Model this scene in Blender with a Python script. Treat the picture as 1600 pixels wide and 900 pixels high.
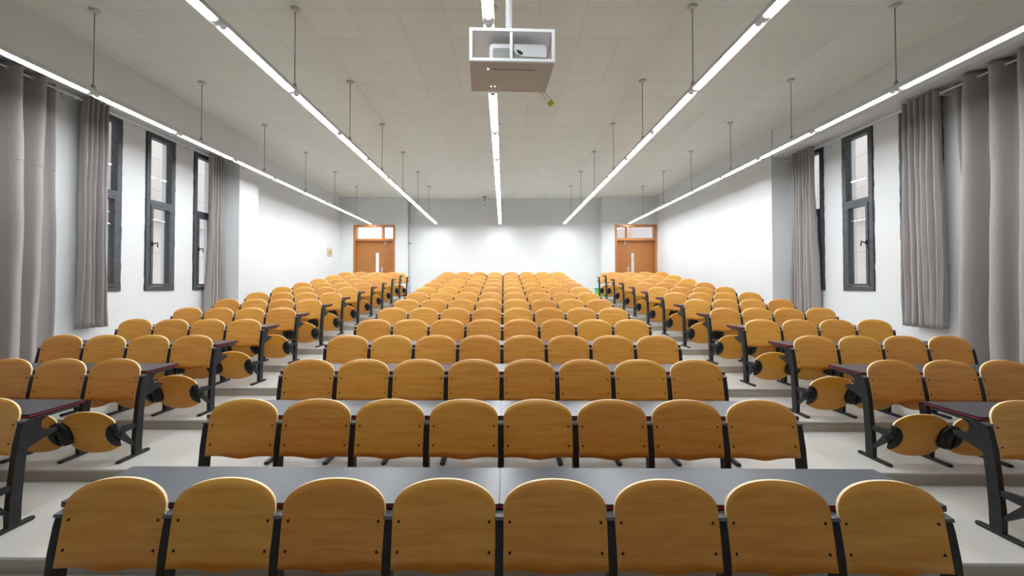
import bpy, bmesh, math, random
from mathutils import Vector

for o in list(bpy.data.objects):
    bpy.data.objects.remove(o, do_unlink=True)
SC = bpy.context.scene
COL = SC.collection
PI = math.pi
CZ = 1.754                      # eye height above the tread of the first row

# ------------------------------------------------------------------ camera
cam_data = bpy.data.cameras.new('camera')
cam_data.sensor_width = 36.0
cam_data.lens = 627.0 / 1600.0 * 36.0
cam_data.shift_x = (800 - 781.2) / 1600.0
cam_data.shift_y = -(450 - 435.8) / 1600.0
cam_data.clip_start = 0.05
cam_data.clip_end = 200
cam = bpy.data.objects.new('camera', cam_data)
COL.objects.link(cam)
cam.location = (0, 0, CZ)
cam.rotation_euler = (PI / 2 + 0.01676, 0, 0.00903)
SC.camera = cam

# ------------------------------------------------------------------ world, exposure
LAMP_STRENGTH = 80.0
world = bpy.data.worlds.new('world')
SC.world = world
world.use_nodes = True
wn = world.node_tree.nodes
bg = wn['Background']
bg.inputs['Color'].default_value = (0.93, 0.95, 1.0, 1)
bg.inputs['Strength'].default_value = 1.7
SC.view_settings.view_transform = 'Standard'
SC.view_settings.look = 'None'
SC.view_settings.exposure = 0.10
SC.view_settings.gamma = 1.0
SC.view_settings.use_curve_mapping = False

# ------------------------------------------------------------------ materials
def srgb(r, g, b):
    def f(c):
        c /= 255.0
        return c / 12.92 if c <= 0.04045 else ((c + 0.055) / 1.055) ** 2.4
    return (f(r), f(g), f(b), 1)

def mat(name, col, rough=0.5, metal=0.0, spec=0.5, coat=0.0):
    m = bpy.data.materials.new(name)
    m.use_nodes = True
    b = m.node_tree.nodes['Principled BSDF']
    b.inputs['Base Color'].default_value = col
    b.inputs['Roughness'].default_value = rough
    b.inputs['Metallic'].default_value = metal
    b.inputs['Specular IOR Level'].default_value = spec
    b.inputs['Coat Weight'].default_value = coat
    return m

def nodes(m):
    nt = m.node_tree
    return nt, nt.nodes, nt.links, nt.nodes['Principled BSDF']

def add_noise(m, c1, c2, scale=(1, 1, 1), nscale=5, detail=3, dist=0, bump=0.0, rand=False, coord='Object'):
    nt, N, L, b = nodes(m)
    tc = N.new('ShaderNodeTexCoord')
    mp = N.new('ShaderNodeMapping')
    mp.inputs['Scale'].default_value = scale
    L.new(tc.outputs[coord], mp.inputs['Vector'])
    if rand:
        oi = N.new('ShaderNodeObjectInfo')
        ml = N.new('ShaderNodeMath'); ml.operation = 'MULTIPLY'; ml.inputs[1].default_value = 37.0
        L.new(oi.outputs['Random'], ml.inputs[0])
        L.new(ml.outputs[0], mp.inputs['Location'])
    nz = N.new('ShaderNodeTexNoise')
    nz.inputs['Scale'].default_value = nscale
    nz.inputs['Detail'].default_value = detail
    nz.inputs['Distortion'].default_value = dist
    L.new(mp.outputs[0], nz.inputs['Vector'])
    cr = N.new('ShaderNodeValToRGB')
    cr.color_ramp.elements[0].position = 0.32; cr.color_ramp.elements[0].color = c1
    cr.color_ramp.elements[1].position = 0.68; cr.color_ramp.elements[1].color = c2
    L.new(nz.outputs['Fac'], cr.inputs['Fac'])
    L.new(cr.outputs[0], b.inputs['Base Color'])
    if bump:
        bp = N.new('ShaderNodeBump')
        bp.inputs['Strength'].default_value = bump
        bp.inputs['Distance'].default_value = 0.01
        L.new(nz.outputs['Fac'], bp.inputs['Height'])
        L.new(bp.outputs[0], b.inputs['Normal'])
    return cr

def wood_mat(name, dark, light, rough=0.38):
    m = mat(name, light, rough)
    nt, N, L, b = nodes(m)
    cr = add_noise(m, dark, light, scale=(1.3, 1.3, 16), nscale=2.2, detail=6, dist=0.6, rand=True)
    # fine grain and a per board tone
    tc = N.new('ShaderNodeTexCoord'); mp = N.new('ShaderNodeMapping')
    mp.inputs['Scale'].default_value = (6, 6, 150)
    L.new(tc.outputs['Object'], mp.inputs['Vector'])
    n2 = N.new('ShaderNodeTexNoise'); n2.inputs['Scale'].default_value = 3; n2.inputs['Detail'].default_value = 3
    L.new(mp.outputs[0], n2.inputs['Vector'])
    r2 = N.new('ShaderNodeMapRange')
    r2.inputs['From Min'].default_value = 0.3; r2.inputs['From Max'].default_value = 0.7
    r2.inputs['To Min'].default_value = 0.93; r2.inputs['To Max'].default_value = 1.05
    L.new(n2.outputs['Fac'], r2.inputs['Value'])
    oi = N.new('ShaderNodeObjectInfo')
    r3 = N.new('ShaderNodeMapRange')
    r3.inputs['To Min'].default_value = 0.93; r3.inputs['To Max'].default_value = 1.04
    L.new(oi.outputs['Random'], r3.inputs['Value'])
    mu = N.new('ShaderNodeMath'); mu.operation = 'MULTIPLY'
    L.new(r2.outputs[0], mu.inputs[0]); L.new(r3.outputs[0], mu.inputs[1])
    hs = N.new('ShaderNodeHueSaturation')
    L.new(cr.outputs[0], hs.inputs['Color']); L.new(mu.outputs[0], hs.inputs['Value'])
    r4 = N.new('ShaderNodeMapRange')
    r4.inputs['To Min'].default_value = 0.493; r4.inputs['To Max'].default_value = 0.505
    L.new(oi.outputs['Random'], r4.inputs['Value'])
    L.new(r4.outputs[0], hs.inputs['Hue'])
    L.new(hs.outputs[0], b.inputs['Base Color'])
    return m

def tile_mat(name, base, mortar, w, h, loc=(0, 0, 0), msize=0.003, rough=0.3, axes='XY', mottle=0.04, bump=0.0, coat=0.0, pillow=0.0):
    m = mat(name, base, rough, coat=coat)
    nt, N, L, b = nodes(m)
    tc = N.new('ShaderNodeTexCoord')
    mp = N.new('ShaderNodeMapping')
    mp.inputs['Location'].default_value = loc
    sep = N.new('ShaderNodeSeparateXYZ'); cmb = N.new('ShaderNodeCombineXYZ')
    L.new(tc.outputs['Object'], sep.inputs[0])
    L.new(sep.outputs[axes[0]], cmb.inputs['X']); L.new(sep.outputs[axes[1]], cmb.inputs['Y'])
    L.new(cmb.outputs[0], mp.inputs['Vector'])
    br = N.new('ShaderNodeTexBrick')
    br.offset = 0.0; br.squash = 1.0
    br.inputs['Scale'].default_value = 1.0
    br.inputs['Brick Width'].default_value = w
    br.inputs['Row Height'].default_value = h
    br.inputs['Mortar Size'].default_value = msize
    br.inputs['Mortar Smooth'].default_value = 0.3
    br.inputs['Color1'].default_value = base
    c2 = tuple(base[i] * (1 - mottle) for i in range(3)) + (1,)
    br.inputs['Color2'].default_value = c2
    br.inputs['Mortar'].default_value = mortar
    L.new(mp.outputs[0], br.inputs['Vector'])
    nz = N.new('ShaderNodeTexNoise'); nz.inputs['Scale'].default_value = 2.5; nz.inputs['Detail'].default_value = 5
    L.new(tc.outputs['Object'], nz.inputs['Vector'])
    mr = N.new('ShaderNodeMapRange')
    mr.inputs['To Min'].default_value = 1 - mottle * 1.5; mr.inputs['To Max'].default_value = 1 + mottle
    L.new(nz.outputs['Fac'], mr.inputs['Value'])
    hs = N.new('ShaderNodeHueSaturation')
    L.new(br.outputs['Color'], hs.inputs['Color']); L.new(mr.outputs[0], hs.inputs['Value'])
    L.new(hs.outputs[0], b.inputs['Base Color'])
    if pillow:
        # slightly domed panels: height falls towards each seam
        def tri(sock, period, off):
            a = N.new('ShaderNodeMath'); a.operation = 'ADD'; a.inputs[1].default_value = off
            L.new(sock, a.inputs[0])
            d = N.new('ShaderNodeMath'); d.operation = 'DIVIDE'; d.inputs[1].default_value = period
            L.new(a.outputs[0], d.inputs[0])
            f = N.new('ShaderNodeMath'); f.operation = 'FRACT'
            L.new(d.outputs[0], f.inputs[0])
            s = N.new('ShaderNodeMath'); s.operation = 'MULTIPLY'; s.inputs[1].default_value = PI
            L.new(f.outputs[0], s.inputs[0])
            q = N.new('ShaderNodeMath'); q.operation = 'SINE'
            L.new(s.outputs[0], q.inputs[0])
            return q.outputs[0]
        sx = tri(sep.outputs[axes[0]], w, loc[0]); sy = tri(sep.outputs[axes[1]], h, loc[1])
        mm = N.new('ShaderNodeMath'); mm.operation = 'MULTIPLY'
        L.new(sx, mm.inputs[0]); L.new(sy, mm.inputs[1])
        pw = N.new('ShaderNodeMath'); pw.operation = 'POWER'; pw.inputs[1].default_value = 0.6
        L.new(mm.outputs[0], pw.inputs[0])
        bp = N.new('ShaderNodeBump'); bp.inputs['Strength'].default_value = 1.0
        bp.inputs['Distance'].default_value = pillow
        L.new(pw.outputs[0], bp.inputs['Height'])
        L.new(bp.outputs[0], b.inputs['Normal'])
    return m

M = {}
M['wall'] = mat('wall_paint', (0.86, 0.87, 0.88, 1), 0.6)
add_noise(M['wall'], (0.745, 0.76, 0.775, 1), (0.77, 0.785, 0.80, 1), nscale=1.3, detail=4)
M['ceiling'] = tile_mat('ceiling_panels', (0.81, 0.81, 0.735, 1), (0.63, 0.62, 0.55, 1), 0.6, 0.6,
                        loc=(0.15, -4.95 + 6, 0), msize=0.003, rough=0.5, mottle=0.03, pillow=0.012)
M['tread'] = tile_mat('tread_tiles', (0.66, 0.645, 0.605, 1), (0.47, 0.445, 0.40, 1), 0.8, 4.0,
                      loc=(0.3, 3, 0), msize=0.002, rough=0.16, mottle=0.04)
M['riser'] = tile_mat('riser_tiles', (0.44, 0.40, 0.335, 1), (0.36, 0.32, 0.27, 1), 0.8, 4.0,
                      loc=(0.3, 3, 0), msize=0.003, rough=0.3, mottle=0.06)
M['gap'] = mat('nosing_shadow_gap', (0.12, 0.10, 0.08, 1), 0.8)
M['wood'] = wood_mat('beech_veneer', srgb(212, 148, 60), srgb(228, 167, 80), 0.36)
M['seatwood'] = wood_mat('seat_veneer', srgb(210, 146, 46), srgb(220, 158, 58), 0.36)
M['plyedge'] = mat('plywood_edge', srgb(250, 230, 184), 0.4)
M['black'] = mat('black_powder_coat', (0.012, 0.013, 0.015, 1), 0.45, spec=0.35)
add_noise(M['black'], (0.009, 0.0095, 0.011, 1), (0.018, 0.019, 0.021, 1), nscale=30, detail=3)
M['blackplastic'] = mat('black_plastic', (0.006, 0.006, 0.007, 1), 0.45, spec=0.3)
M['cap'] = mat('grey_plastic_cap', (0.10, 0.105, 0.12, 1), 0.35)
M['desk'] = mat('charcoal_desktop', (0.055, 0.056, 0.064, 1), 0.30)
add_noise(M['desk'], (0.034, 0.039, 0.055, 1), (0.050, 0.057, 0.078, 1), scale=(1, 8, 1), nscale=12, detail=4)
M['edgeblack'] = mat('desk_edge_black', (0.020, 0.008, 0.010, 1), 0.35)
M['edgered'] = mat('desk_edge_red', (0.30, 0.015, 0.05, 1), 0.35)
M['frame'] = mat('dark_grey_window_paint', (0.055, 0.063, 0.075, 1), 0.5)
add_noise(M['frame'], (0.045, 0.052, 0.063, 1), (0.075, 0.084, 0.098, 1), nscale=14, detail=5)
M['handle'] = mat('black_handle', (0.02, 0.02, 0.022, 1), 0.3)
M['steel'] = mat('brushed_steel', (0.6, 0.6, 0.6, 1), 0.3, 1.0)
M['doorwood'] = wood_mat('orange_door_veneer', srgb(158, 100, 44), srgb(176, 116, 56), 0.45)
M['doorframe'] = wood_mat('orange_door_frame', srgb(164, 102, 46), srgb(184, 120, 60), 0.45)
M['whitemetal'] = mat('white_metal', (0.80, 0.81, 0.83, 1), 0.35)
M['cagewhite'] = mat('bright_white_metal', (0.92, 0.93, 0.94, 1), 0.3)
M['frontwall'] = mat('dark_front_wall', (0.28, 0.29, 0.285, 1), 0.6)
M['cagebase'] = mat('white_metal_plate', (0.60, 0.56, 0.50, 1), 0.38)
M['rail'] = mat('lamp_rail_grey', (0.62, 0.62, 0.60, 1), 0.45)
M['rod'] = mat('grey_rod', (0.36, 0.355, 0.32, 1), 0.5)
M['rose'] = mat('ceiling_rose', (0.66, 0.65, 0.60, 1), 0.5)
M['projector'] = mat('projector_shell', (0.82, 0.83, 0.85, 1), 0.3)
M['projgrey'] = mat('projector_grey', (0.22, 0.23, 0.22, 1), 0.4)
M['yellow'] = mat('yellow_tag', srgb(240, 222, 70), 0.5)
M['green'] = mat('green_plastic', srgb(104, 196, 84), 0.4)
M['greendark'] = mat('dark_green_plastic', srgb(40, 90, 50), 0.4)
M['skirting'] = mat('black_skirting', (0.02, 0.02, 0.022, 1), 0.35)
M['ochre'] = mat('ochre_print', srgb(196, 160, 84), 0.6)
M['greyplastic'] = mat('pale_grey_plastic', (0.55, 0.56, 0.56, 1), 0.4)
M['facade'] = tile_mat('facade_tiles', (0.78, 0.71, 0.68, 1), (0.55, 0.50, 0.47, 1), 3.2, 0.9,
                       axes='YZ', msize=0.012, rough=0.8, mottle=0.05)
M['corridor'] = tile_mat('corridor_wall', (0.80, 0.72, 0.72, 1), (0.5, 0.45, 0.44, 1), 1.2, 3.0,
                         axes='XZ', msize=0.02, rough=0.8, mottle=0.03)

# curtains: taupe cloth with a fine weave
M['curtain'] = mat('taupe_curtain', (0.30, 0.275, 0.26, 1), 0.85, spec=0.2)
add_noise(M['curtain'], (0.36, 0.33, 0.315, 1), (0.40, 0.372, 0.36, 1), scale=(1, 1, 0.5), nscale=160, detail=2, bump=0.1)
M['curtain'].node_tree.nodes['Principled BSDF'].inputs['Sheen Weight'].default_value = 0.15

# glass: see through with fresnel reflection
g = bpy.data.materials.new('window_glass'); g.use_nodes = True
N = g.node_tree.nodes; L = g.node_tree.links
for n in list(N): N.remove(n)
out = N.new('ShaderNodeOutputMaterial'); mx = N.new('ShaderNodeMixShader'); fr = N.new('ShaderNodeFresnel')
fr.inputs['IOR'].default_value = 1.5
tr = N.new('ShaderNodeBsdfTransparent'); tr.inputs[0].default_value = (0.93, 0.95, 0.94, 1)
gl = N.new('ShaderNodeBsdfGlossy'); gl.inputs['Roughness'].default_value = 0.02
geo = N.new('ShaderNodeNewGeometry'); iv = N.new('ShaderNodeMath'); iv.operation = 'SUBTRACT'; iv.inputs[0].default_value = 1.0
L.new(geo.outputs['Backfacing'], iv.inputs[1])
fm = N.new('ShaderNodeMath'); fm.operation = 'MULTIPLY'
L.new(fr.outputs[0], fm.inputs[0]); L.new(iv.outputs[0], fm.inputs[1])
L.new(fm.outputs[0], mx.inputs[0]); L.new(tr.outputs[0], mx.inputs[1]); L.new(gl.outputs[0], mx.inputs[2])
L.new(mx.outputs[0], out.inputs['Surface'])
M['glass'] = g
# lit diffuser
e = bpy.data.materials.new('lit_tube'); e.use_nodes = True
N = e.node_tree.nodes; L = e.node_tree.links
for n in list(N): N.remove(n)
out = N.new('ShaderNodeOutputMaterial'); em = N.new('ShaderNodeEmission')
em.inputs['Color'].default_value = (0.93, 0.97, 1.0, 1); em.inputs['Strength'].default_value = LAMP_STRENGTH
L.new(em.outputs[0], out.inputs['Surface'])
M['lit'] = e

# ------------------------------------------------------------------ helpers
def box(bm, x0, x1, y0, y1, z0, z1, mi=0):
    vs = [bm.verts.new(p) for p in ((x0, y0, z0), (x1, y0, z0), (x1, y1, z0), (x0, y1, z0),
                                    (x0, y0, z1), (x1, y0, z1), (x1, y1, z1), (x0, y1, z1))]
    fs = []
    for f in ((3, 2, 1, 0), (4, 5, 6, 7), (0, 1, 5, 4), (1, 2, 6, 5), (2, 3, 7, 6), (3, 0, 4, 7)):
        fc = bm.faces.new([vs[i] for i in f]); fc.material_index = mi; fs.append(fc)
    return fs

def prism(bm, pts, axis, a, b, mi=0):
    """polygon pts (2D) extruded along axis from a to b"""
    def P(p, t):
        return {'x': (t, p[0], p[1]), 'y': (p[0], t, p[1]), 'z': (p[0], p[1], t)}[axis]
    A = [bm.verts.new(P(p, a)) for p in pts]; B = [bm.verts.new(P(p, b)) for p in pts]
    n = len(pts)
    f = bm.faces.new(A); f.material_index = mi
    f = bm.faces.new(B[::-1]); f.material_index = mi
    for i in range(n):
        f = bm.faces.new((A[i], B[i], B[(i + 1) % n], A[(i + 1) % n])); f.material_index = mi

def tube(bm, p0, p1, r, seg=10, r1=None, mi=0):
    p0 = Vector(p0); p1 = Vector(p1); d = (p1 - p0).normalized()
    u = d.orthogonal().normalized(); v = d.cross(u)
    r1 = r if r1 is None else r1
    A = []; B = []
    for i in range(seg):
        t = 2 * PI * i / seg
        w = u * math.cos(t) + v * math.sin(t)
        A.append(bm.verts.new(p0 + w * r)); B.append(bm.verts.new(p1 + w * r1))
    bm.faces.new(A[::-1]).material_index = mi; bm.faces.new(B).material_index = mi
    for i in range(seg):
        f = bm.faces.new((A[i], A[(i + 1) % seg], B[(i + 1) % seg], B[i])); f.material_index = mi; f.smooth = True

def obj(name, bm, mats, parent=None, bevel=0, smooth=False, fix=True):
    if fix:
        bmesh.ops.recalc_face_normals(bm, faces=bm.faces)
    me = bpy.data.meshes.new(name)
    bm.to_mesh(me); bm.free()
    if not isinstance(mats, (list, tuple)): mats = [mats]
    for m in mats: me.materials.append(M[m])
    o = bpy.data.objects.new(name, me)
    COL.objects.link(o)
    if parent: o.parent = parent
    if smooth:
        for p in me.polygons: p.use_smooth = True
    if bevel:
        b = o.modifiers.new('bevel', 'BEVEL'); b.width = bevel; b.segments = 2; b.limit_method = 'ANGLE'
        b.angle_limit = math.radians(40)
    return o

def thing(name, label, cat, loc=(0, 0, 0), rz=0, group=None, kind=None):
    o = bpy.data.objects.new(name, None); COL.objects.link(o)
    o.empty_display_size = 0.1
    o.location = loc; o.rotation_euler = (0, 0, rz)
    tag(o, label, cat, group, kind)
    return o

def tag(o, label=None, cat=None, group=None, kind=None):
    if label: o['label'] = label
    if cat: o['category'] = cat
    if group: o['group'] = group
    if kind: o['kind'] = kind
    return o

def struct(name, bm, mats, **k):
    o = obj(name, bm, mats, **k); o['kind'] = 'structure'
    return o

KIDS = {}
def copy_tree(o, parent=None):
    c = o.copy(); COL.objects.link(c)
    if parent: c.parent = parent
    for ch in KIDS.get(o.name, []):
        copy_tree(ch, c)
    return c

def index_kids():
    KIDS.clear()
    for o in bpy.data.objects:
        if o.parent: KIDS.setdefault(o.parent.name, []).append(o)

ORD = ['zeroth', 'first', 'second', 'third', 'fourth', 'fifth', 'sixth', 'seventh', 'eighth', 'ninth', 'tenth',
       'eleventh', 'twelfth', 'thirteenth', 'fourteenth']

# ------------------------------------------------------------------ layout numbers
D = 0.918; Y1 = 1.867; STEP = 0.109; P = 0.505; X0 = -0.019
def rowy(n): return Y1 + (n - 1) * D
def tread(n):
    z = (min(n, 13) - 1) * STEP
    if n >= 12: z += 0.010
    if n >= 13: z += 0.020
    return z
EDGE = -0.341
CEIL = 3.47 + CZ
YB = 15.95; YD = 15.6                       # back wall, its door bays
XL = -5.98; XLW = -6.42; XLR = -6.42        # beam face, window wall, rear wall (left)
XR = 6.0; XRW = 6.42
BEAM = 2.85 + CZ
YF = -2.6                                   # wall behind the camera
T = 0.25

# ------------------------------------------------------------------ floor: stepped tiers
bm = bmesh.new()
edges = [YF] + [rowy(n) + EDGE for n in range(2, 14)] + [YB + 0.05]
for k in range(13):
    n = k + 1
    y0, y1 = edges[k], edges[k + 1]
    z = tread(n)
    lip = 0.012 if k else 0
    box(bm, XLW - 0.1, XRW + 0.1, y0 - lip, y1 + (0.1 if k < 12 else 0.0), z - 0.016, z, 0)
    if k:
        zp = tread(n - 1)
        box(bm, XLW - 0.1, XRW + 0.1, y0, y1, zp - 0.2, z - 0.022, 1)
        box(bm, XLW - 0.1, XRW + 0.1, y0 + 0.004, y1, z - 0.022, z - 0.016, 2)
    else:
        box(bm, XLW - 0.1, XRW + 0.1, y0, y1 + 0.1, -0.2, -0.016, 1)
struct('floor', bm, ['tread', 'riser', 'gap'], fix=False)

# ------------------------------------------------------------------ ceiling
bm = bmesh.new()
box(bm, XLW - 0.3, XRW + 0.3, YF - 0.2, YB + 0.2, CEIL, CEIL + 0.2)
struct('ceiling', bm, 'ceiling')

# ------------------------------------------------------------------ side walls with window openings
WZ0 = -0.095 + CZ; WZ1 = 2.785 + CZ; WW = 0.62
winL = [6.03, 7.12, 8.23]
winR = [5.90, 7.00, 8.08]
def side_wall(name, xi, xo, wins, yend, extra):
    bm = bmesh.new()
    a, b = min(xi, xo), max(xi, xo)
    y = YF
    for w in wins:
        box(bm, a, b, y, w, -0.1, CEIL)
        box(bm, a, b, w, w + WW, -0.1, WZ0)
        box(bm, a, b, w, w + WW, WZ1, CEIL)
        y = w + WW
    box(bm, a, b, y, yend, -0.1, CEIL)
    for e_ in extra: box(bm, *e_)
    return struct(name, bm, 'wall')
side_wall('wall_left', XLW, XLW - T, winL, YB + 0.2,
          [(XLW - 0.01, XL, YF, 9.0, BEAM, CEIL), (XLW - 0.01, XL, 9.0, 9.69, -0.1, CEIL)])
side_wall('wall_right', XRW, XRW + T, winR, YB + 0.2,
          [(XR, XRW + 0.01, YF, 8.95, BEAM, CEIL), (5.965, XRW + 0.01, 8.95, YB + 0.2, -0.1, CEIL)])
# front wall behind the camera
bm = bmesh.new(); box(bm, XLW - T, XRW + T, YF - 0.2, YF, -0.1, CEIL)
struct('wall_front', bm, 'frontwall')

# back wall: recessed centre and two door bays
dL = (-5.86, -4.24); dR = (4.33, 5.94)
DTOP = 2.37 + CZ; zb = tread(13)
SLX = -3.78; SRX = 3.84
bm = bmesh.new()
box(bm, SLX, SRX, YB, YB + 0.2, zb - 0.1, CEIL)
box(bm, XLW, dL[0], YD, YB + 0.2, zb - 0.1, CEIL)
box(bm, dL[1], SLX, YD, YB + 0.2, zb - 0.1, CEIL)
box(bm, dL[0], dL[1], YD, YB + 0.2, DTOP, CEIL)
box(bm, SRX, dR[0], YD, YB + 0.2, zb - 0.1, CEIL)
box(bm, dR[0], dR[1], YD, YB + 0.2, DTOP, CEIL)
box(bm, dR[1], XRW, YD, YB + 0.2, zb - 0.1, CEIL)
struct('wall_back', bm, 'wall')
bm = bmesh.new()
box(bm, SLX + 0.002, SRX - 0.002, YB - 0.015, YB - 0.001, zb, zb + 0.11)
box(bm, dL[1] + 0.03, SLX + 0.014, YD - 0.015, YD - 0.001, zb, zb + 0.11)
box(bm, SRX - 0.014, dR[0] - 0.03, YD - 0.015, YD - 0.001, zb, zb + 0.11)
box(bm, XLW + 0.002, dL[0] - 0.03, YD - 0.015, YD - 0.001, zb, zb + 0.11)
struct('baseboard_back', bm, 'skirting')
bm = bmesh.new()
for (xx, s) in ((XLW, 1), (5.965, -1)):
    box(bm, min(xx, xx + s * 0.012), max(xx, xx + s * 0.012), rowy(13) + EDGE + 0.02, YD - 0.02, zb, zb + 0.11)
struct('baseboard_side', bm, 'skirting')

# ------------------------------------------------------------------ windows
def window(n, y0, side):
    """side -1: left wall (room towards +x)"""
    xi = XLW if side < 0 else XRW
    s = -side                                   # direction into the room
    root = bpy.data.objects.new('window_%d' % n, None); COL.objects.link(root)
    root.location = (xi, y0, WZ0); root['kind'] = 'structure'
    H = WZ1 - WZ0; W = WW
    def bx(bm, d0, d1, a, b, c, d):
        x0, x1 = sorted((s * d0, s * d1)); box(bm, x0, x1, a, b, c, d)
    fw = 0.080
    zm = 1.52 + CZ - WZ0
    bm = bmesh.new()
    rnd = random.Random(n)
    bx(bm, -0.10, 0.018, 0, fw, 0, H); bx(bm, -0.10, 0.018, W - fw, W, 0, H)
    bx(bm, -0.10, 0.017, fw, W - fw, 0, fw); bx(bm, -0.10, 0.017, fw, W - fw, H - fw, H)
    bx(bm, -0.10, 0.016, fw, W - fw, zm - 0.045, zm + 0.045)
    # hand painted border on the plaster, uneven at its edges
    for k in range(24):
        z0 = k * H / 24; z1 = (k + 1) * H / 24
        bx(bm, 0.0005, 0.003, -0.012 - rnd.random() * 0.012, 0.01, z0, z1)
        bx(bm, 0.0005, 0.003, W - 0.01, W + 0.012 + rnd.random() * 0.012, z0, z1)
    obj('window_frame', bm, 'frame', root)
    bm = bmesh.new()
    bx(bm, -0.040, -0.034, fw - 0.01, W - fw + 0.01, zm + 0.035, H - fw + 0.01)
    obj('fixed_pane', bm, 'glass', root)
    bm = bmesh.new()
    sw = 0.045; a, b, c, d = fw + 0.004, W - fw - 0.004, fw + 0.004, zm - 0.049
    bx(bm, -0.08, 0.030, a, a + sw, c, d); bx(bm, -0.08, 0.030, b - sw, b, c, d)
    bx(bm, -0.08, 0.029, a + sw, b - sw, c, c + sw); bx(bm, -0.08, 0.029, a + sw, b - sw, d - sw, d)
    sash = obj('sash', bm, 'frame', root)
    bm = bmesh.new()
    bx(bm, -0.010, -0.004, a + sw - 0.005, b - sw + 0.005, c + sw - 0.005, d - sw + 0.005)
    obj('sash_pane', bm, 'glass', sash)
    bm = bmesh.new()
    hz = 0.76 + CZ - WZ0
    yh = a + sw / 2
    bx(bm, 0.030, 0.045, yh - 0.014, yh + 0.014, hz - 0.04, hz + 0.04)
    tube(bm, (s * 0.045, yh, hz), (s * 0.085, yh, hz), 0.010)
    tube(bm, (s * 0.083, yh - 0.008, hz), (s * 0.085, yh + 0.05, hz + 0.03), 0.010)
    tube(bm, (s * 0.085, yh + 0.045, hz + 0.03), (s * 0.080, yh + 0.065, hz - 0.06), 0.009)
    obj('handle', bm, 'handle', sash)
    return root
for i, y in enumerate(winL): window(i + 1, y, -1)
for i, y in enumerate(winR): window(i + 4, y, 1)

# ------------------------------------------------------------------ doors
def door(n, x0, x1, mirror):
    """unequal double door with a glazed transom; mirror: narrow leaf on the left"""
    root = bpy.data.objects.new('door_%d' % n, None); COL.objects.link(root)
    W = x1 - x0
    root.location = ((x0 + x1) / 2, YD, zb); root['kind'] = 'structure'
    H = DTOP - zb
    def X(u): return (-W / 2 + u) if not mirror else (W / 2 - u)
    def bx(bm, a, b, c, d, e_, f_):
        p, q = sorted((X(a), X(b))); box(bm, p, q, c, d, e_, f_)
    fw = 0.075
    zt = 1.80 + CZ - zb                        # transom bar
    xm = W * 0.70
    bm = bmesh.new()
    bx(bm, 0, fw, -0.02, 0.22, 0, H); bx(bm, W - fw, W, -0.02, 0.22, 0, H)
    bx(bm, fw, W - fw, -0.02, 0.22, H - fw, H); bx(bm, fw, W - fw, -0.015, 0.22, zt - 0.05, zt + 0.04)
    bx(bm, xm - 0.035, xm + 0.035, -0.01, 0.2, zt + 0.04, H - fw)
    obj('door_frame', bm, 'doorframe', root)
    for (a, b) in ((fw, xm - 0.035), (xm + 0.035, W - fw)):
        bm = bmesh.new(); bx(bm, a, b, 0.10, 0.108, zt + 0.04, H - fw)
        obj('transom_pane', bm, 'glass', root)
    # wide leaf with a slot window
    lt = 0.12; lb = 0.165
    vx0, vx1 = xm - 0.30, xm - 0.30 + 0.12
    v0, v1 = 0.95, 1.28 + CZ - zb
    bm = bmesh.new()
    a, b = fw + 0.003, xm + 0.02
    bx(bm, a, vx0, lt, lb, 0.01, zt - 0.053); bx(bm, vx1, b, lt, lb, 0.01, zt - 0.053)
    bx(bm, vx0, vx1, lt, lb, 0.01, v0); bx(bm, vx0, vx1, lt, lb, v1, zt - 0.053)
    leaf = obj('door_leaf', bm, 'doorwood', root)
    bm = bmesh.new(); bx(bm, vx0 + 0.001, vx1 - 0.001, lt + 0.02, lt + 0.026, v0, v1)
    obj('vision_panel', bm, 'glass', leaf)
    bm = bmesh.new()
    hz = 1.02; hx = xm - 0.05
    bx(bm, hx - 0.025, hx + 0.025, lt - 0.008, lt, hz - 0.1, hz + 0.14)
    xx = X(hx); sg = -1 if not mirror else 1
    tube(bm, (xx, lt - 0.006, hz + 0.03), (xx, lt - 0.06, hz + 0.03), 0.012)
    tube(bm, (xx, lt - 0.055, hz + 0.03), (xx + sg * 0.12, lt - 0.055, hz + 0.03), 0.011)
    obj('door_handle', bm, 'steel', leaf)
    bm = bmesh.new()
    bx(bm, xm + 0.024, W - fw - 0.003, lt, lb, 0.01, zt - 0.053)
    leaf2 = obj('door_leaf', bm, 'doorwood', root)
    bm = bmesh.new()
    bx(bm, xm + 0.06, xm + 0.09, lt - 0.03, lt, zt - 0.20, zt - 0.055)
    obj('door_bolt', bm, 'steel', leaf2)
    return root
door(1, dL[0], dL[1], False)
door(2, dR[0], dR[1], True)

# outside: facade across the courtyard and a corridor wall
bm = bmesh.new()
box(bm, -10.4, -10.0, -2, 22, -3.0, 9.0, 0)
for z in (0.2, 3.6): box(bm, -10.0, -9.85, -2, 22, z, z + 0.12, 0)
tag(obj('neighbouring_building', bm, 'facade'), 'pale tiled building wall seen outside the left windows', 'building')
bm = bmesh.new()
box(bm, 10.0, 10.4, -2, 22, -3.0, 9.0, 0)
for z in (0.2, 3.6): box(bm, 9.85, 10.0, -2, 22, z, z + 0.12, 0)
tag(obj('neighbouring_building', bm, 'facade'), 'pale tiled building wall seen outside the right windows', 'building')
bm = bmesh.new(); box(bm, 2.0, 9.0, 19.0, 19.2, 0, 7)
struct('wall_corridor', bm, 'corridor')

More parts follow.
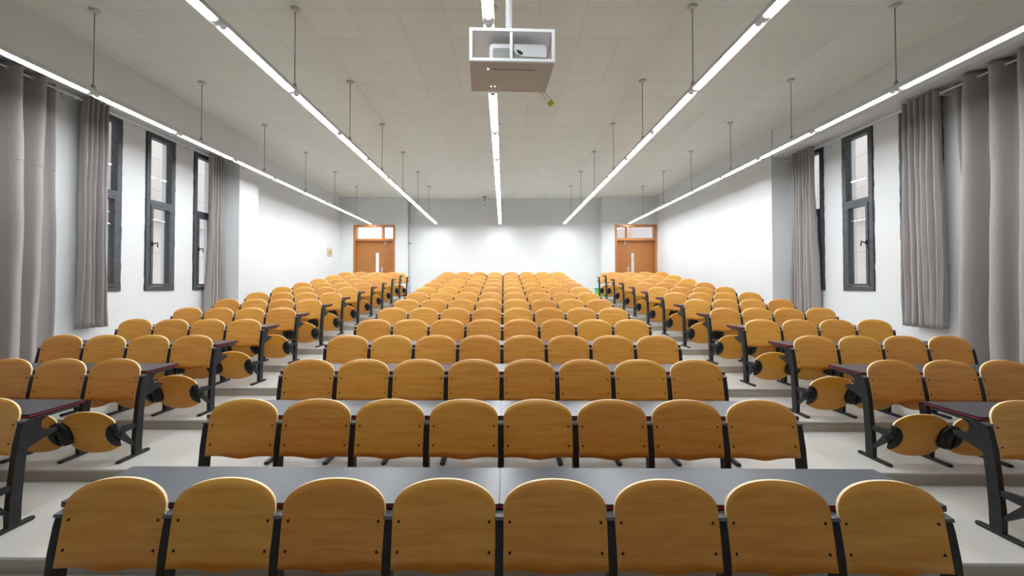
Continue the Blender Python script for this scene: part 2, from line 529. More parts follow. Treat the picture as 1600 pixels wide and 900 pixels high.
# ------------------------------------------------------------------ lamp rows
LX = [-5.15, -2.61, -0.135, 2.345, 4.84]
LZ = 2.42 + CZ
PL = 1.322
J0 = 3.62
names = ['far left', 'centre left', 'middle', 'centre right', 'far right']
rods_y = [4.95 + 1.8 * k for k in range(-2, 6)]
bm = bmesh.new()
L_ = PL - 0.130
seg = 8; r = 0.031
A = []; B = []
for i in range(seg + 1):
    t = PI * i / seg
    A.append(bm.verts.new((-r * math.cos(t), 0.065, -r * math.sin(t) * 1.0)))
    B.append(bm.verts.new((-r * math.cos(t), 0.065 + L_, -r * math.sin(t) * 1.0)))
for i in range(seg):
    f = bm.faces.new((A[i], A[i + 1], B[i + 1], B[i])); f.smooth = True
bm.faces.new(A); bm.faces.new(B[::-1])
proto = thing('tube_light', 'x', 'light', (0, 0, 0))
obj('diffuser', bm, 'lit', proto)
for (a, b) in ((0.050, 0.065), (0.065 + L_, 0.080 + L_)):
    bm = bmesh.new(); prism(bm, [(-0.034 * math.cos(PI * i / 8), -0.034 * math.sin(PI * i / 8)) for i in range(9)], 'y', a, b)
    obj('end_cap', bm, 'whitemetal', proto)
index_kids()
first = True
for li, x in enumerate(LX):
    nl = 10
    ystart = J0 - PL
    rail = thing('light_rail', 'slim grey rail hanging on rods, %s of the five lamp rows' % names[li], 'light rail',
                 (x, ystart, LZ), 0, 'lamp rails under the ceiling')
    bm = bmesh.new()
    h = 0.05; w = 0.036
    prism(bm, [(-0.053, -0.028), (-0.037, 0.02), (-0.022, h), (0.022, h), (0.037, 0.02), (0.053, -0.028), (0.050, -0.028), (0.0355, 0.001), (-0.0355, 0.001), (-0.050, -0.028)], 'y', -PL - 0.01, nl * PL + 0.01)
    obj('rail_body', bm, 'rail', rail)
    for ry in rods_y:
        bm = bmesh.new()
        tube(bm, (0, ry - ystart, h - 0.005), (0, ry - ystart, CEIL - LZ), 0.0065, 8)
        tube(bm, (0, ry - ystart, h - 0.01), (0, ry - ystart, h + 0.05), 0.026, 10, 0.018)
        rod = obj('suspension_rod', bm, 'rod', rail)
        bm = bmesh.new()
        tube(bm, (0, ry - ystart, CEIL - LZ - 0.035), (0, ry - ystart, CEIL - LZ), 0.045, 14, 0.060)
        obj('ceiling_rose', bm, 'rose', rod)
    for k in range((1, 0, -1, 0, 1)[li], nl):
        o = proto if first else copy_tree(proto)
        first = False
        o.location = (x, ystart + k * PL, LZ - 0.001)
        o['label'] = 'lit tube light in the %s lamp row, %s from the front' % (names[li], ORD[k + (0, 1, 2, 1, 0)[li]])
        o['group'] = 'tube lights under the ceiling'

# ------------------------------------------------------------------ chair
HW = 0.2335
def lean(z):                                   # y of the back panel at height z
    t = (z - 0.48) / 0.375
    return -0.066 + 0.062 * t + 0.012 * t * t
def backrest_bm():
    H_ = 0.120; q = 2 / 2.2; cols = []
    K_ = 12
    for k in range(-K_, K_ + 1):
        t = PI / 2 * abs(k) / K_
        x = HW * math.sin(t) ** q; z = 0.857 - H_ + H_ * max(0.0, math.cos(t)) ** q
        cols.append((math.copysign(x, k) if k else 0.0, z))
    bm = bmesh.new(); R = 9; th = 0.013
    F = []; K = []
    for (x, zt) in cols:
        zbt = 0.494 - 0.020 * math.exp(-(x / 0.095) ** 2)
        rf = []; rk = []
        for j in range(R + 1):
            z = zbt + (zt - zbt) * j / R
            y = lean(z) - 0.014 * (x / HW) ** 2 + 0.006
            xx = x * (1 - 0.012 * (1 - j / R))
            rf.append(bm.verts.new((xx, y - th / 2, z))); rk.append(bm.verts.new((xx, y + th / 2, z)))
        F.append(rf); K.append(rk)
    n = len(cols)
    for i in range(n - 1):
        for j in range(R):
            f = bm.faces.new((F[i][j], F[i + 1][j], F[i + 1][j + 1], F[i][j + 1])); f.smooth = True
            f = bm.faces.new((K[i][j + 1], K[i + 1][j + 1], K[i + 1][j], K[i][j])); f.smooth = True
        f = bm.faces.new((F[i][R], F[i + 1][R], K[i + 1][R], K[i][R])); f.material_index = 1
        f = bm.faces.new((K[i][0], K[i + 1][0], F[i + 1][0], F[i][0])); f.material_index = 1
    for j in range(R):
        f = bm.faces.new((K[0][j], F[0][j], F[0][j + 1], K[0][j + 1])); f.material_index = 1
        f = bm.faces.new((F[n - 1][j], K[n - 1][j], K[n - 1][j + 1], F[n - 1][j + 1])); f.material_index = 1
    return bm
def seat_bm():
    bm = bmesh.new(); U = 14; V = 20; th = 0.014
    F = []; K = []
    for iu in range(U + 1):
        u = -1 + 2 * iu / U
        u = math.copysign(abs(u) ** 0.8, u)
        rf = []; rk = []
        for iv in range(V + 1):
            v = iv / V
            zt = 0.452 - 0.070 * abs(u) ** 2.6; zb_ = 0.074 + 0.055 * abs(u) ** 2.6
            z = zb_ + (zt - zb_) * v
            W = 0.236 - 0.020 * abs(2 * v - 1) ** 6
            q = 1 - ((z - 0.245) / 0.105) ** 2
            if q > 0: W -= 0.080 * math.sqrt(q) * min(1, q * 3)
            x = u * W
            y = -0.190 - 0.080 * v - 0.018 * math.sin(PI * v) + 0.012 * u * u
            rf.append(bm.verts.new((x, y - th / 2, z))); rk.append(bm.verts.new((x, y + th / 2, z)))
        F.append(rf); K.append(rk)
    for i in range(U):
        for j in range(V):
            f = bm.faces.new((F[i][j], F[i + 1][j], F[i + 1][j + 1], F[i][j + 1])); f.smooth = True
            f = bm.faces.new((K[i][j + 1], K[i + 1][j + 1], K[i + 1][j], K[i][j])); f.smooth = True
        f = bm.faces.new((F[i][V], F[i + 1][V], K[i + 1][V], K[i][V])); f.material_index = 1
        f = bm.faces.new((K[i][0], K[i + 1][0], F[i + 1][0], F[i][0])); f.material_index = 1
    for j in range(V):
        f = bm.faces.new((K[0][j], F[0][j], F[0][j + 1], K[0][j + 1])); f.material_index = 1
        f = bm.faces.new((F[U][j], K[U][j], K[U][j + 1], F[U][j + 1])); f.material_index = 1
    return bm
def cover_bm(s):
    """black hinge cup filling the notch at one side of the seat"""
    bm = bmesh.new()
    rings = []
    cx = s * 0.238; cz = 0.245
    for (k, dy) in ((1.0, 0.012), (1.0, -0.016), (0.86, -0.030), (0.5, -0.040)):
        ring = []
        for i in range(15):
            t = PI * i / 14
            x = cx - s * 0.082 * k * math.sin(t)
            z = cz - 0.104 * k * math.cos(t)
            v = (z - 0.074) / 0.378
            y = -0.190 - 0.080 * v - 0.018 * math.sin(PI * v)
            ring.append(bm.verts.new((x, y + dy, z)))
        rings.append(ring)
    for a, b in zip(rings, rings[1:]):
        for i in range(14):
            f = bm.faces.new((a[i], a[i + 1], b[i + 1], b[i])); f.smooth = True
        bm.faces.new((a[14], a[0], b[0], b[14]))
    bm.faces.new(rings[0]); bm.faces.new(rings[-1][::-1])
    return bm
PW = 0.0195
def leg_bm():
    bm = bmesh.new()
    front = [(-0.108, 0.018), (-0.110, 0.10), (-0.104, 0.20), (-0.095, 0.30), (-0.084, 0.42), (-0.070, 0.55), (-0.048, 0.66), (-0.034, 0.705)]
    back = [(0.040, 0.716), (0.022, 0.66), (0.012, 0.60), (-0.008, 0.50), (-0.020, 0.38), (-0.028, 0.26), (-0.034, 0.14), (-0.036, 0.018)]
    prism(bm, front + back, 'x', -PW, PW)
    # c shaped desk bracket behind the post
    arc = [(0.128 + 0.048 * math.cos(t), 0.652 + 0.046 * math.sin(t)) for t in
           [math.radians(a) for a in range(285, 74, -15)]]
    poly = [(-0.020, 0.505), (0.178, 0.572), (0.182, 0.596), (0.150, 0.604)] + arc + [(0.30, 0.700), (0.325, 0.717), (0.02, 0.717), (0.0, 0.6)]
    prism(bm, poly, 'x', -0.011, 0.011)
    # plate under the desk top
    box(bm, -0.030, 0.030, 0.03, 0.31, 0.710, 0.7175)
    return bm
def bracket_bm():
    bm = bmesh.new()
    w = 0.014
    prism(bm, [(-0.085, 0.262), (-0.095, 0.300), (-0.225, 0.316), (-0.262, 0.300), (-0.268, 0.262), (-0.21, 0.252)], 'x', -w, w)
    prism(bm, [(-0.085, 0.082), (-0.095, 0.122), (-0.205, 0.256), (-0.266, 0.268), (-0.262, 0.232)], 'x', -w + 0.001, w - 0.001)
    tube(bm, (-0.030, -0.250, 0.276), (0.030, -0.250, 0.276), 0.036, 16)
    tube(bm, (-0.055, -0.250, 0.250), (0.055, -0.250, 0.250), 0.022, 12)
    return bm
def foot_bm():
    bm = bmesh.new()
    pts = []
    ya, yb, r_ = -0.262, 0.055, 0.022
    for i in range(9):
        t = -PI / 2 + PI * i / 8
        pts.append((r_ * math.sin(t), yb - r_ + r_ * math.cos(t)))
    for i in range(9):
        t = PI / 2 + PI * i / 8
        pts.append((r_ * math.sin(t), ya + r_ + r_ * math.cos(t)))
    prism(bm, pts, 'z', 0.0, 0.024)
    return bm

def make_chair(bolts=True, legs=(-1,)):
    t = thing('lecture_chair', 'x', 'chair')
    b = obj('backrest', backrest_bm(), ['wood', 'plyedge'], t)
    if bolts:
        for (x, z) in ((-0.205, 0.688), (0.205, 0.688), (-0.205, 0.566), (0.205, 0.566)):
            bm = bmesh.new()
            y = lean(z) - 0.014 * (x / HW) ** 2 + 0.006 - 0.0065
            tube(bm, (x, y + 0.002, z), (x, y - 0.004, z), 0.0075, 10, 0.005)
            obj('bolt', bm, 'blackplastic', b)
    for sd in (-1, 1):
        bm = bmesh.new()
        for z in (0.566, 0.688):
            box(bm, *sorted((sd * (P / 2 - PW - 0.001), sd * 0.19)), lean(z) + 0.0, lean(z) + 0.010, z - 0.022, z + 0.022)
        obj('mounting_plate', bm, 'black', b)
    s = obj('seat', seat_bm(), ['seatwood', 'plyedge'], t)
    for sd in (-1, 1): obj('hinge_cover', cover_bm(sd), 'blackplastic', s)
    for sd in legs:
        lg = obj('leg', leg_bm(), 'black', t, bevel=0.004)
        lg.location.x = sd * P / 2
        obj('foot', foot_bm(), 'black', lg, bevel=0.008)
        obj('seat_bracket', bracket_bm(), 'black', lg, bevel=0.003)
        bm = bmesh.new()
        prism(bm, [(-0.034, 0.7055), (0.0, 0.7155), (0.0, 0.7175), (-0.040, 0.712), (-0.046, 0.700)], 'x', -PW - 0.001, PW + 0.001)
        obj('post_cap', bm, 'cap', lg)
    return t

protos = {}
for bolts in (True, False):
    for legs in ((-1,), (-1, 1), (1,)):
        protos[(bolts, legs)] = make_chair(bolts, legs)
index_kids()
used = set()
def place_chair(x, n, bolts, legs, label, group):
    key = (bolts, legs)
    o = protos[key]
    if key in used: o = copy_tree(o)
    used.add(key)
    o.location = (x, rowy(n), tread(n))
    o['label'] = label; o['group'] = group; o['category'] = 'chair'
    return o

# ------------------------------------------------------------------ desks
def make_desk(w):
    t = thing('lecture_desk', 'x', 'desk')
    def outline(e):
        r_ = 0.009
        x0, x1, y0, y1 = -w / 2 - e, w / 2 + e, 0.004 - e, 0.375 + e
        pts = []
        for (cx, cy, a0) in ((x1 - r_, y0 + r_, -90), (x1 - r_, y1 - r_, 0), (x0 + r_, y1 - r_, 90), (x0 + r_, y0 + r_, 180)):
            for k in range(5):
                a = math.radians(a0 + 22.5 * k)
                pts.append((cx + r_ * math.cos(a), cy + r_ * math.sin(a)))
        return pts
    bm = bmesh.new(); prism(bm, outline(-0.002), 'z', 0.7185, 0.7455)
    obj('desktop', bm, 'desk', t)
    bm = bmesh.new()
    pin = outline(-0.0018)
    zz = [0.719, 0.7275, 0.7345, 0.745]
    n = len(pin)
    for (a, b, mi, e) in ((zz[0], zz[1], 0, 0.0), (zz[1], zz[2], 1, 0.0012), (zz[2], zz[3], 0, 0.0)):
        pout = outline(e)
        R_ = [[bm.verts.new((q[0], q[1], z)) for q in pts] for (pts, z) in ((pin, a), (pout, a), (pout, b), (pin, b))]
        for i in range(n):
            j = (i + 1) % n
            for k in range(4):
                f = bm.faces.new((R_[k][i], R_[k][j], R_[(k + 1) % 4][j], R_[(k + 1) % 4][i])); f.material_index = mi
    obj('edge_band', bm, ['edgeblack', 'edgered'], t)['label'] = 'dark edge strip with a red line'
    return t
DW = 4 * P + 0.030
desk_proto = make_desk(DW)
index_kids()
desk_used = [False]
def place_desk(x, n, label, group):
    o = desk_proto if not desk_used[0] else copy_tree(desk_proto)
    desk_used[0] = True
    o.location = (x, rowy(n), tread(n))
    o['label'] = label; o['group'] = group; o['category'] = 'desk'
    return o

XSL = -3.325; XSR = 3.275                   # aisle side posts of the side blocks
for n in range(1, 15):
    bolts = n <= 7
    rown = ORD[n]
    for i in range(8):
        x = X0 + (i - 3.5) * (P if n > 1 else 0.502)
        look = 'beech lecture chair'
        if n == 1: look = 'beech lecture chair, nearest the camera'
        lab = '%s, centre block, %s row from the camera, %s from the left' % (look, rown, ORD[i + 1])
        if n == 1: lab = 'beech lecture chair in the front centre row nearest the camera, %s from the left' % ORD[i + 1]
        place_chair(x, n, bolts, (-1, 1) if i == 7 else (-1,), lab, 'chairs in the centre block')
    if n < 14:
        for s, nm in ((-1, 'left'), (1, 'right')):
            place_desk(X0 + s * (2 * P + 0.0155), n,
                       'charcoal desk on the back of centre row %s from the camera, %s half' % (rown, nm),
                       'desks of the centre block')
    if n >= 2:
        k = n - 1
        for i in range(4):
            pos = ['beside the aisle', 'second from the aisle', 'third from the aisle', 'at the wall end'][i]
            place_chair(XSL - (i + 0.5) * P, n, bolts, (-1, 1) if i == 0 else (-1,),
                        'beech chair with folded seat, left block, %s row from the camera, %s' % (ORD[k], pos),
                        'chairs in the left block')
            place_chair(XSR + (i + 0.5) * P, n, bolts, (-1, 1) if i == 0 else (1,),
                        'beech chair with folded seat, right block, %s row from the camera, %s' % (ORD[k], pos),
                        'chairs in the right block')
        if n < 14:
            place_desk(XSL - 2 * P, n, 'charcoal desk with red edge line, left block, %s row from the camera' % ORD[k], 'desks of the left block')
            place_desk(XSR + 2 * P, n, 'charcoal desk with red edge line, right block, %s row from the camera' % ORD[k], 'desks of the right block')

# ------------------------------------------------------------------ curtains
def curtain(label, side, y0, y1, zbot, folds, amp, seed, flare=0.0, seam=True, grom=False):
    rnd = random.Random(seed)
    xr = (XLW + 0.16) if side < 0 else (XRW - 0.16)
    s = -side
    root = thing('curtain', label, 'curtain', (xr, (y0 + y1) / 2, zbot), 0, 'taupe curtains on the side walls')
    ztop = 2.815 + CZ
    H = ztop - zbot; W = y1 - y0
    nu = folds * 14; nv = 40
    ph = [rnd.uniform(-0.6, 0.6) for _ in range(folds * 2 + 3)]
    am = [rnd.uniform(0.45, 1.15) for _ in range(folds * 2 + 3)]
    w1, w2, w3 = rnd.uniform(0, 6), rnd.uniform(0, 6), rnd.uniform(0, 6)
    bm = bmesh.new(); G = []
    for i in range(nu + 1):
        u = i / nu; col = []
        q = u * folds * 2
        k = int(q); fr_ = q - k
        a_here = am[k] * (1 - fr_) + am[k + 1] * fr_
        p_here = ph[k] * (1 - fr_) + ph[k + 1] * fr_
        for j in range(nv + 1):
            v = j / nv                                 # 0 bottom, 1 top
            z = H * v
            down = 1 - v
            A_ = amp * (0.80 + (a_here - 0.80) * min(1, down * 2.2))
            w = math.sin(PI * q + p_here * down * 1.6 + 0.5 * down * math.sin(w1 + 3.1 * u + 2.0 * down))
            w = math.copysign(abs(w) ** 0.72, w)
            x = A_ * w + 0.012 * down * math.sin(w2 + 9 * u + 7 * v) + 0.004 * math.sin(w3 + 23 * v + 31 * u)
            yy = (u - 0.5) * W * (1 + flare * down ** 2) + 0.018 * down * math.sin(w2 + 5 * v + 4 * u) 
            yy += 0.30 * W / folds * 0.5 * math.sin(2 * PI * q + w3) * down * 0.5
            if seam and z > 1.60 + CZ - zbot: x += 0.004
            col.append(bm.verts.new((s * x, yy, z)))
        G.append(col)
    for i in range(nu):
        for j in range(nv):
            f = bm.faces.new((G[i][j], G[i + 1][j], G[i + 1][j + 1], G[i][j + 1])); f.smooth = True
    cl = obj('cloth', bm, 'curtain', root)
    so = cl.modifiers.new('thick', 'SOLIDIFY'); so.thickness = 0.003
    # stitched seam line across the cloth
    if seam:
        bm = bmesh.new(); zs = 1.60 + CZ - zbot; jj = int(zs / H * nv); fv = zs / H * nv - jj
        me = cl.data
        prev = None
        for i in range(nu + 1):
            a = me.vertices[i * (nv + 1) + jj].co; b = me.vertices[i * (nv + 1) + jj + 1].co
            c = a.lerp(b, fv)
            cur = [bm.verts.new((c.x + s * 0.005, c.y, c.z - 0.007)), bm.verts.new((c.x + s * 0.008, c.y, c.z)), bm.verts.new((c.x + s * 0.005, c.y, c.z + 0.007)),
                   bm.verts.new((c.x - s * 0.004, c.y, c.z + 0.006)), bm.verts.new((c.x - s * 0.004, c.y, c.z - 0.006))]
            if prev:
                for k in range(5):
                    bm.faces.new((prev[k], prev[(k + 1) % 5], cur[(k + 1) % 5], cur[k]))
            prev = cur
        obj('stitched_seam', bm, 'curtain', root)
    if grom:
        for k in range(folds * 2):
            q = (k + 0.0)
            yy = ((k + 1.0) / (folds * 2) - 0.5) * W
            if abs(yy) > W / 2 - 0.01: continue
            bm = bmesh.new()
            R_, r_ = 0.026, 0.007; S1, S2 = 14, 6
            vv = [[bm.verts.new(((R_ + r_ * math.cos(2 * PI * b / S2)) * math.cos(2 * PI * a / S1),
                                 r_ * math.sin(2 * PI * b / S2) * 1.2,
                                 (R_ + r_ * math.cos(2 * PI * b / S2)) * math.sin(2 * PI * a / S1))) for b in range(S2)] for a in range(S1)]
            for a in range(S1):
                for b in range(S2):
                    f = bm.faces.new((vv[a][b], vv[(a + 1) % S1][b], vv[(a + 1) % S1][(b + 1) % S2], vv[a][(b + 1) % S2])); f.smooth = True
            o = obj('grommet', bm, 'greyplastic', root)
            o.location = (0, yy, 2.755 + CZ - zbot)
    return root
ZSH = -0.64 + CZ; ZLG = -1.12 + CZ
curtain('taupe curtain nearest the camera on the left wall, reaching lowest', -1, 3.0, 5.50, 0.42, 9, 0.14, 3, grom=True)
curtain('narrow gathered taupe curtain left of the leftmost visible window', -1, 5.86, 6.24, ZSH, 5, 0.105, 5, flare=0.10, grom=True)
curtain('narrow taupe curtain over the far left window beside the pillar', -1, 8.46, 8.84, ZSH + 0.03, 5, 0.095, 8, flare=0.05, grom=True)
curtain('wide taupe curtain nearest the camera on the right wall, reaching lowest', 1, 3.0, 5.58, 0.42, 9, 0.14, 13, grom=True)
curtain('gathered taupe curtain beside the near edge of the right middle window', 1, 5.76, 6.30, ZSH + 0.02, 6, 0.105, 15, flare=0.12, grom=True)
curtain('narrow taupe curtain over the far right window by the wall corner', 1, 8.12, 8.68, ZSH + 0.05, 6, 0.095, 18, flare=0.04, grom=True)
for side, nm in ((-1, 'left'), (1, 'right')):
    xr = (XLW + 0.16) if side < 0 else (XRW - 0.16)
    root = thing('curtain_rod', 'white curtain rod under the %s beam' % nm, 'curtain rod', (xr, 2.9, 2.755 + CZ))
    bm = bmesh.new(); tube(bm, (0, 0, 0), (0, 6.05, 0), 0.013, 12)
    obj('rod', bm, 'whitemetal', root)
    for y in (0.5, 2.86, 5.0):
        bm = bmesh.new()
        a, b = sorted((side * 0.0, side * 0.16))
        box(bm, a, b, y - 0.012, y + 0.012, -0.03, -0.012); box(bm, *sorted((side * 0.145, side * 0.16)), y - 0.03, y + 0.03, -0.07, 0.05)
        box(bm, -0.02, 0.02, y - 0.02, y + 0.02, -0.03, 0.018)
        obj('bracket', bm, 'whitemetal', root)

# ------------------------------------------------------------------ projector cage and projector
cy0 = 2.73; k = cy0 / 627.0
cx0, cx1 = (732.5 - 786.8) * k, (869 - 786.8) * k
cz0 = (446.2 - 91) * k + CZ; cz1 = (446.2 - 38) * k + CZ
depth = 0.44
cage = thing('projector_cage', 'white metal projector cage hanging from the ceiling on a pole', 'projector cage', ((cx0 + cx1) / 2, cy0 + 0.012, cz0), 0.045)
hw = (cx1 - cx0) / 2; hh_ = cz1 - cz0; b_ = 0.022
bm = bmesh.new()
box(bm, -hw, -hw + b_, 0, b_, 0, hh_); box(bm, hw - b_, hw, 0, b_, 0, hh_)
box(bm, -hw + b_, hw - b_, 0, b_, 0, b_); box(bm, -hw + b_, hw - b_, 0, b_, hh_ - b_, hh_)
xc = (799 - 786.8) * k - (cx0 + cx1) / 2
box(bm, xc - 0.010, xc + 0.010, 0.002, b_ - 0.002, b_, hh_ - b_)
obj('front_frame', bm, 'cagewhite', cage, bevel=0.002)
bm = bmesh.new()
# base plate with a row of vent slots
sl0, sl1 = -0.17, 0.17; ns = 26
ys, ye = 0.10, 0.125
box(bm, -hw + 0.003, hw - 0.003, b_, ys, 0.002, 0.008); box(bm, -hw + 0.003, hw - 0.003, ye, 0.355, 0.002, 0.008)
box(bm, -hw + 0.003, hw - 0.003, 0.372, depth, 0.002, 0.008)
rs = random.Random(4); xx = -hw + 0.003
while xx < hw - 0.003:
    w_ = rs.uniform(0.02, 0.05) if -0.19 < xx < 0.12 else 0.05
    xe = min(xx + w_, hw - 0.003); box(bm, xx, xe, 0.355, 0.372, 0.002, 0.008); xx = xe + (rs.uniform(0.004, 0.012) if -0.19 < xe < 0.12 else 0)
box(bm, -hw + 0.003, sl0, ys, ye, 0.002, 0.008); box(bm, sl1, hw - 0.003, ys, ye, 0.002, 0.008)
st = (sl1 - sl0) / ns
for i in range(ns):
    box(bm, sl0 + i * st + st * 0.5, sl0 + (i + 1) * st, ys, ye, 0.002, 0.008)
obj('base_plate', bm, 'cagebase', cage)
bm = bmesh.new()
for (a, b) in ((-hw + 0.002, -hw + 0.008), (hw - 0.008, hw - 0.002)):
    box(bm, a, b, b_, depth, 0.008, 0.075); box(bm, a, b, b_, depth, hh_ - 0.03, hh_ - 0.006)
    box(bm, a, b, depth - 0.03, depth, 0.075, hh_ - 0.03); box(bm, a, b, b_, b_ + 0.03, 0.075, hh_ - 0.03)
obj('side_panel', bm, 'cagebase', cage)
bm = bmesh.new(); box(bm, -hw + 0.002, hw - 0.002, b_, depth, hh_ - 0.006, hh_ - 0.001)
obj('top_panel', bm, 'cagewhite', cage)
bm = bmesh.new()
tube(bm, (xc - 0.005, 0.20, hh_), (xc - 0.005, 0.20, CEIL - cz0), 0.024, 16)
box(bm, xc - 0.085, xc + 0.075, 0.12, 0.28, hh_ - 0.001, hh_ + 0.008)
obj('pole', bm, 'whitemetal', cage)
bm = bmesh.new(); tube(bm, (xc - 0.005, 0.20, CEIL - cz0 - 0.03), (xc - 0.005, 0.20, CEIL - cz0), 0.07, 20)
obj('ceiling_flange', bm, 'whitemetal', cage)

kk = (cy0 + 0.075) / 627.0
px0 = (764 - 786.8) * kk; px1 = (855 - 786.8) * kk
pr = thing('projector', 'white projector standing inside the hanging cage', 'projector', ((px0 + px1) / 2, cy0 + 0.075, cz0 + 0.009), 0.045)
pw = (px1 - px0) / 2
def rrect(w0, w1, z0, z1, r_, n=6):
    pts = []
    for (cx, cz, a0) in ((w1 - r_, z0 + r_, -90), (w1 - r_, z1 - r_, 0), (w0 + r_, z1 - r_, 90), (w0 + r_, z0 + r_, 180)):
        for q in range(n + 1):
            a = math.radians(a0 + 90 * q / n); pts.append((cx + r_ * math.cos(a), cz + r_ * math.sin(a)))
    return pts
ZT = (446.2 - 64.5) * kk + CZ - cz0 - 0.009
bm = bmesh.new()
prism(bm, rrect(-pw, pw, 0.018, ZT, 0.030), 'y', 0.0, 0.26)
obj('body', bm, 'projector', pr, bevel=0.006)
bm = bmesh.new(); prism(bm, rrect(-pw + 0.026, -pw + 0.158, 0.030, ZT - 0.036, 0.016), 'y', -0.004, 0.002)
obj('exhaust_grille', bm, 'projgrey', pr)
bm = bmesh.new()
prism(bm, [(pw - 0.235, 0.030), (pw - 0.004, 0.030), (pw - 0.004, ZT - 0.096), (pw - 0.17, ZT - 0.092), (pw - 0.215, ZT - 0.075), (pw - 0.235, ZT - 0.045)], 'y', -0.004, 0.002)
obj('lower_trim', bm, 'projgrey', pr)
bm = bmesh.new()
prism(bm, [(pw - 0.215, ZT - 0.048), (pw - 0.190, ZT - 0.050), (pw - 0.168, ZT - 0.070), (pw - 0.176, ZT - 0.076), (pw - 0.200, ZT - 0.070)], 'y', -0.007, 0.002)
obj('sensor_window', bm, 'blackplastic', pr)
for sx in (-1, 1):
    bm = bmesh.new(); tube(bm, (sx * (pw - 0.05), 0.05, 0), (sx * (pw - 0.05), 0.05, 0.02), 0.012); obj('foot', bm, 'blackplastic', pr)
# cables bundled above the projector
bm = bmesh.new()
pts = [(xc - 0.07, cy0 + 0.15), (xc - 0.03, cy0 + 0.13), (xc + 0.02, cy0 + 0.14), (xc + 0.06, cy0 + 0.17)]
for a, b in zip(pts, pts[1:]):
    tube(bm, ((cx0 + cx1) / 2 + a[0], a[1], cz0 + ZT + 0.018), ((cx0 + cx1) / 2 + b[0], b[1], cz0 + ZT + 0.018), 0.008, 8)
tag(obj('cable', bm, 'blackplastic'), 'black cable lying on top of the projector in its cage', 'cable')

# yellow tag dangling from the cage's rear right corner
tg = thing('hanging_tag', 'small yellow tag on two wires below the projector cage', 'tag', (cx1 - 0.034, cy0 + depth + 0.012, cz0))
bm = bmesh.new()
tube(bm, (-0.03, 0.0, 0.004), (0.035, 0.03, -0.075), 0.0022, 6)
tube(bm, (0.0, 0.0, 0.004), (0.065, 0.03, -0.055), 0.0022, 6)
obj('wire', bm, 'rod', tg)
bm = bmesh.new()
prism(bm, [(0.025, -0.078), (0.062, -0.048), (0.088, -0.078), (0.050, -0.110)], 'y', 0.026, 0.034)
obj('tag_plate', bm, 'yellow', tg)

# ------------------------------------------------------------------ fittings on the rear walls
def at(px, py, Y): return ((px - 786.8) * Y / 627.0, Y, (446.2 - py) * Y / 627.0 + CZ)
# ceiling camera
x, y, z = at(757, 318, YB - 0.35)
cm = thing('ceiling_camera', 'small white camera hanging from the ceiling by the back wall', 'camera', (x, YB - 0.35, CEIL))
bm = bmesh.new(); tube(bm, (0, 0, -0.20), (0, 0, 0), 0.025); tube(bm, (0, 0, -0.02), (0, 0, 0), 0.08, 14)
obj('stem', bm, 'rod', cm)
bm = bmesh.new(); prism(bm, rrect(-0.10, 0.10, -0.44, -0.19, 0.05), 'y', -0.09, 0.09)
hd = obj('head', bm, 'whitemetal', cm, bevel=0.015)
bm = bmesh.new(); tube(bm, (0, -0.085, -0.33), (0, -0.12, -0.33), 0.045, 16, 0.038)
obj('lens', bm, 'greyplastic', hd)
# conduit with clamps in the left corner
x, _, _ = at(640.5, 380, YB)
cd = thing('conduit', 'thin white pipe running up the back wall beside the left door bay', 'pipe', (x, YB - 0.03, zb))
bm = bmesh.new(); tube(bm, (0, 0, 0.11), (0, 0, CEIL - zb), 0.026, 10)
obj('pipe', bm, 'whitemetal', cd)
bm = bmesh.new(); hz = at(640, 380, YB)[2] - zb
tube(bm, (-0.06, -0.02, hz), (0.06, -0.02, hz), 0.03, 10); tube(bm, (0, -0.03, hz), (0, -0.10, hz), 0.022, 8)
obj('valve', bm, 'rod', cd)
# small wall box near the lamp row
x, _, z = at(655, 334, YB)
bm = bmesh.new(); box(bm, x - 0.08, x + 0.08, YB - 0.10, YB - 0.002, z - 0.07, z + 0.07)
tag(obj('wall_box', bm, 'whitemetal', bevel=0.01), 'small white box on the back wall right of the pipe', 'box')
# framed notice on the left wall
Yn = 14.72; zc = (446.2 - 393.5) * Yn / 627 + CZ
nt_ = thing('framed_notice', 'small framed notice with an ochre panel on the left wall', 'notice', (XLW + 0.001, Yn, zc))
bm = bmesh.new(); box(bm, 0, 0.02, -0.20, 0.20, -0.16, 0.16); obj('frame', bm, 'greyplastic', nt_, bevel=0.004)
bm = bmesh.new(); box(bm, 0.019, 0.023, -0.14, 0.14, -0.10, 0.06); obj('print', bm, 'ochre', nt_)
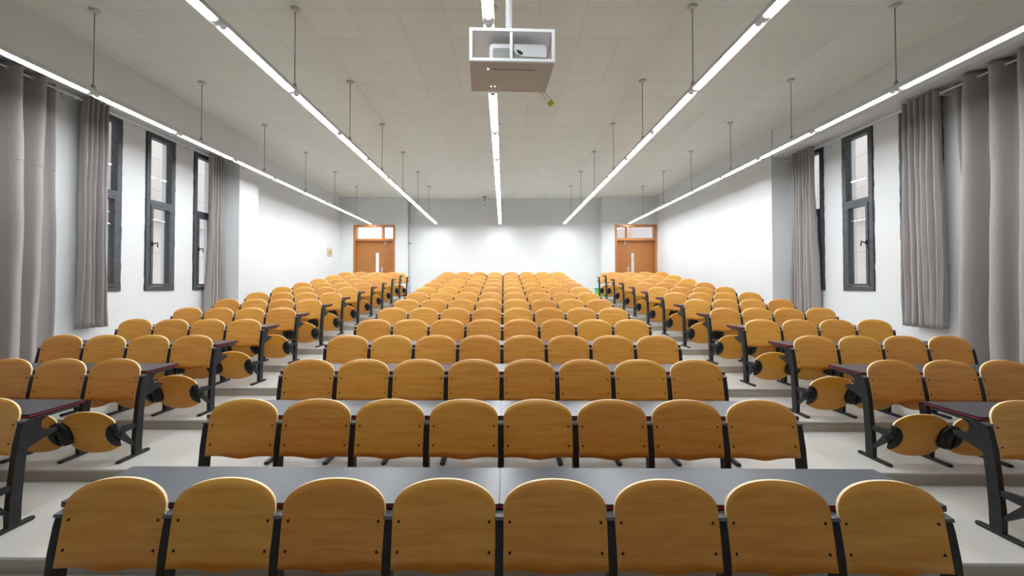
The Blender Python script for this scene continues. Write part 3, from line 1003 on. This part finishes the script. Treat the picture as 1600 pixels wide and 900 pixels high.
# switches
def switch(name, label, loc, axis):
    t = thing(name, label, 'switch', loc)
    bm = bmesh.new()
    if axis == 'x': box(bm, 0, 0.012, -0.045, 0.045, -0.045, 0.045)
    elif axis == '-x': box(bm, -0.012, 0, -0.045, 0.045, -0.045, 0.045)
    else: box(bm, -0.045, 0.045, -0.012, 0, -0.045, 0.045)
    obj('plate', bm, 'greyplastic', t, bevel=0.003)
    bm = bmesh.new()
    if axis == 'x': box(bm, 0.011, 0.016, -0.02, 0.02, -0.03, 0.03)
    elif axis == '-x': box(bm, -0.016, -0.011, -0.02, 0.02, -0.03, 0.03)
    else: box(bm, -0.02, 0.02, -0.016, -0.011, -0.03, 0.03)
    obj('rocker', bm, 'whitemetal', t)
switch('light_switch', 'pale light switch on the left wall beside the framed notice', (XLW + 0.001, 15.15, 0.90 + CZ), 'x')
switch('light_switch', 'pale light switch on the right wall beside the right door', (5.964, 15.15, 0.90 + CZ), '-x')
x, _, z = at(925, 408.5, YB)
bm = bmesh.new(); box(bm, x - 0.17, x + 0.17, YB - 0.02, YB - 0.001, z - 0.03, z + 0.03)
tag(obj('cable_cover', bm, 'whitemetal', bevel=0.004), 'short white strip on the back wall left of the right door bay', 'cable cover')
# green bin by the back wall
x = (937 - 786.8) * 15.3 / 627
gb = thing('waste_bin', 'green plastic bin on the floor by the back wall at the right aisle', 'bin', (x, 15.35, zb))
bm = bmesh.new()
def rr(w, d, r_, z, bm):
    return [bm.verts.new((p[0], p[1], z)) for p in rrect(-w, w, -d, d, r_, 3)]
a = rr(0.13, 0.11, 0.03, 0.0, bm); b = rr(0.17, 0.14, 0.03, 0.30, bm); c = rr(0.15, 0.12, 0.03, 0.30, bm); d = rr(0.12, 0.10, 0.03, 0.02, bm)
for q, w in ((a, b), (b, c), (c, d)):
    for i in range(len(q)):
        bm.faces.new((q[i], q[(i + 1) % len(q)], w[(i + 1) % len(q)], w[i]))
bm.faces.new(a[::-1]); bm.faces.new(d)
obj('body', bm, 'green', gb)
bm = bmesh.new()
a = rr(0.180, 0.150, 0.035, 0.285, bm); b = rr(0.180, 0.150, 0.035, 0.315, bm); c = rr(0.150, 0.120, 0.03, 0.315, bm); d = rr(0.150, 0.120, 0.03, 0.301, bm)
for q, w in ((a, b), (b, c), (c, d), (d, a)):
    for i in range(len(q)):
        bm.faces.new((q[i], q[(i + 1) % len(q)], w[(i + 1) % len(q)], w[i]))
obj('rim', bm, 'greendark', gb)

# unused prototypes are removed
for key, o in list(protos.items()):
    if key not in used:
        for ch in KIDS.get(o.name, []):
            for gch in KIDS.get(ch.name, []): bpy.data.objects.remove(gch, do_unlink=True)
            bpy.data.objects.remove(ch, do_unlink=True)
        bpy.data.objects.remove(o, do_unlink=True)
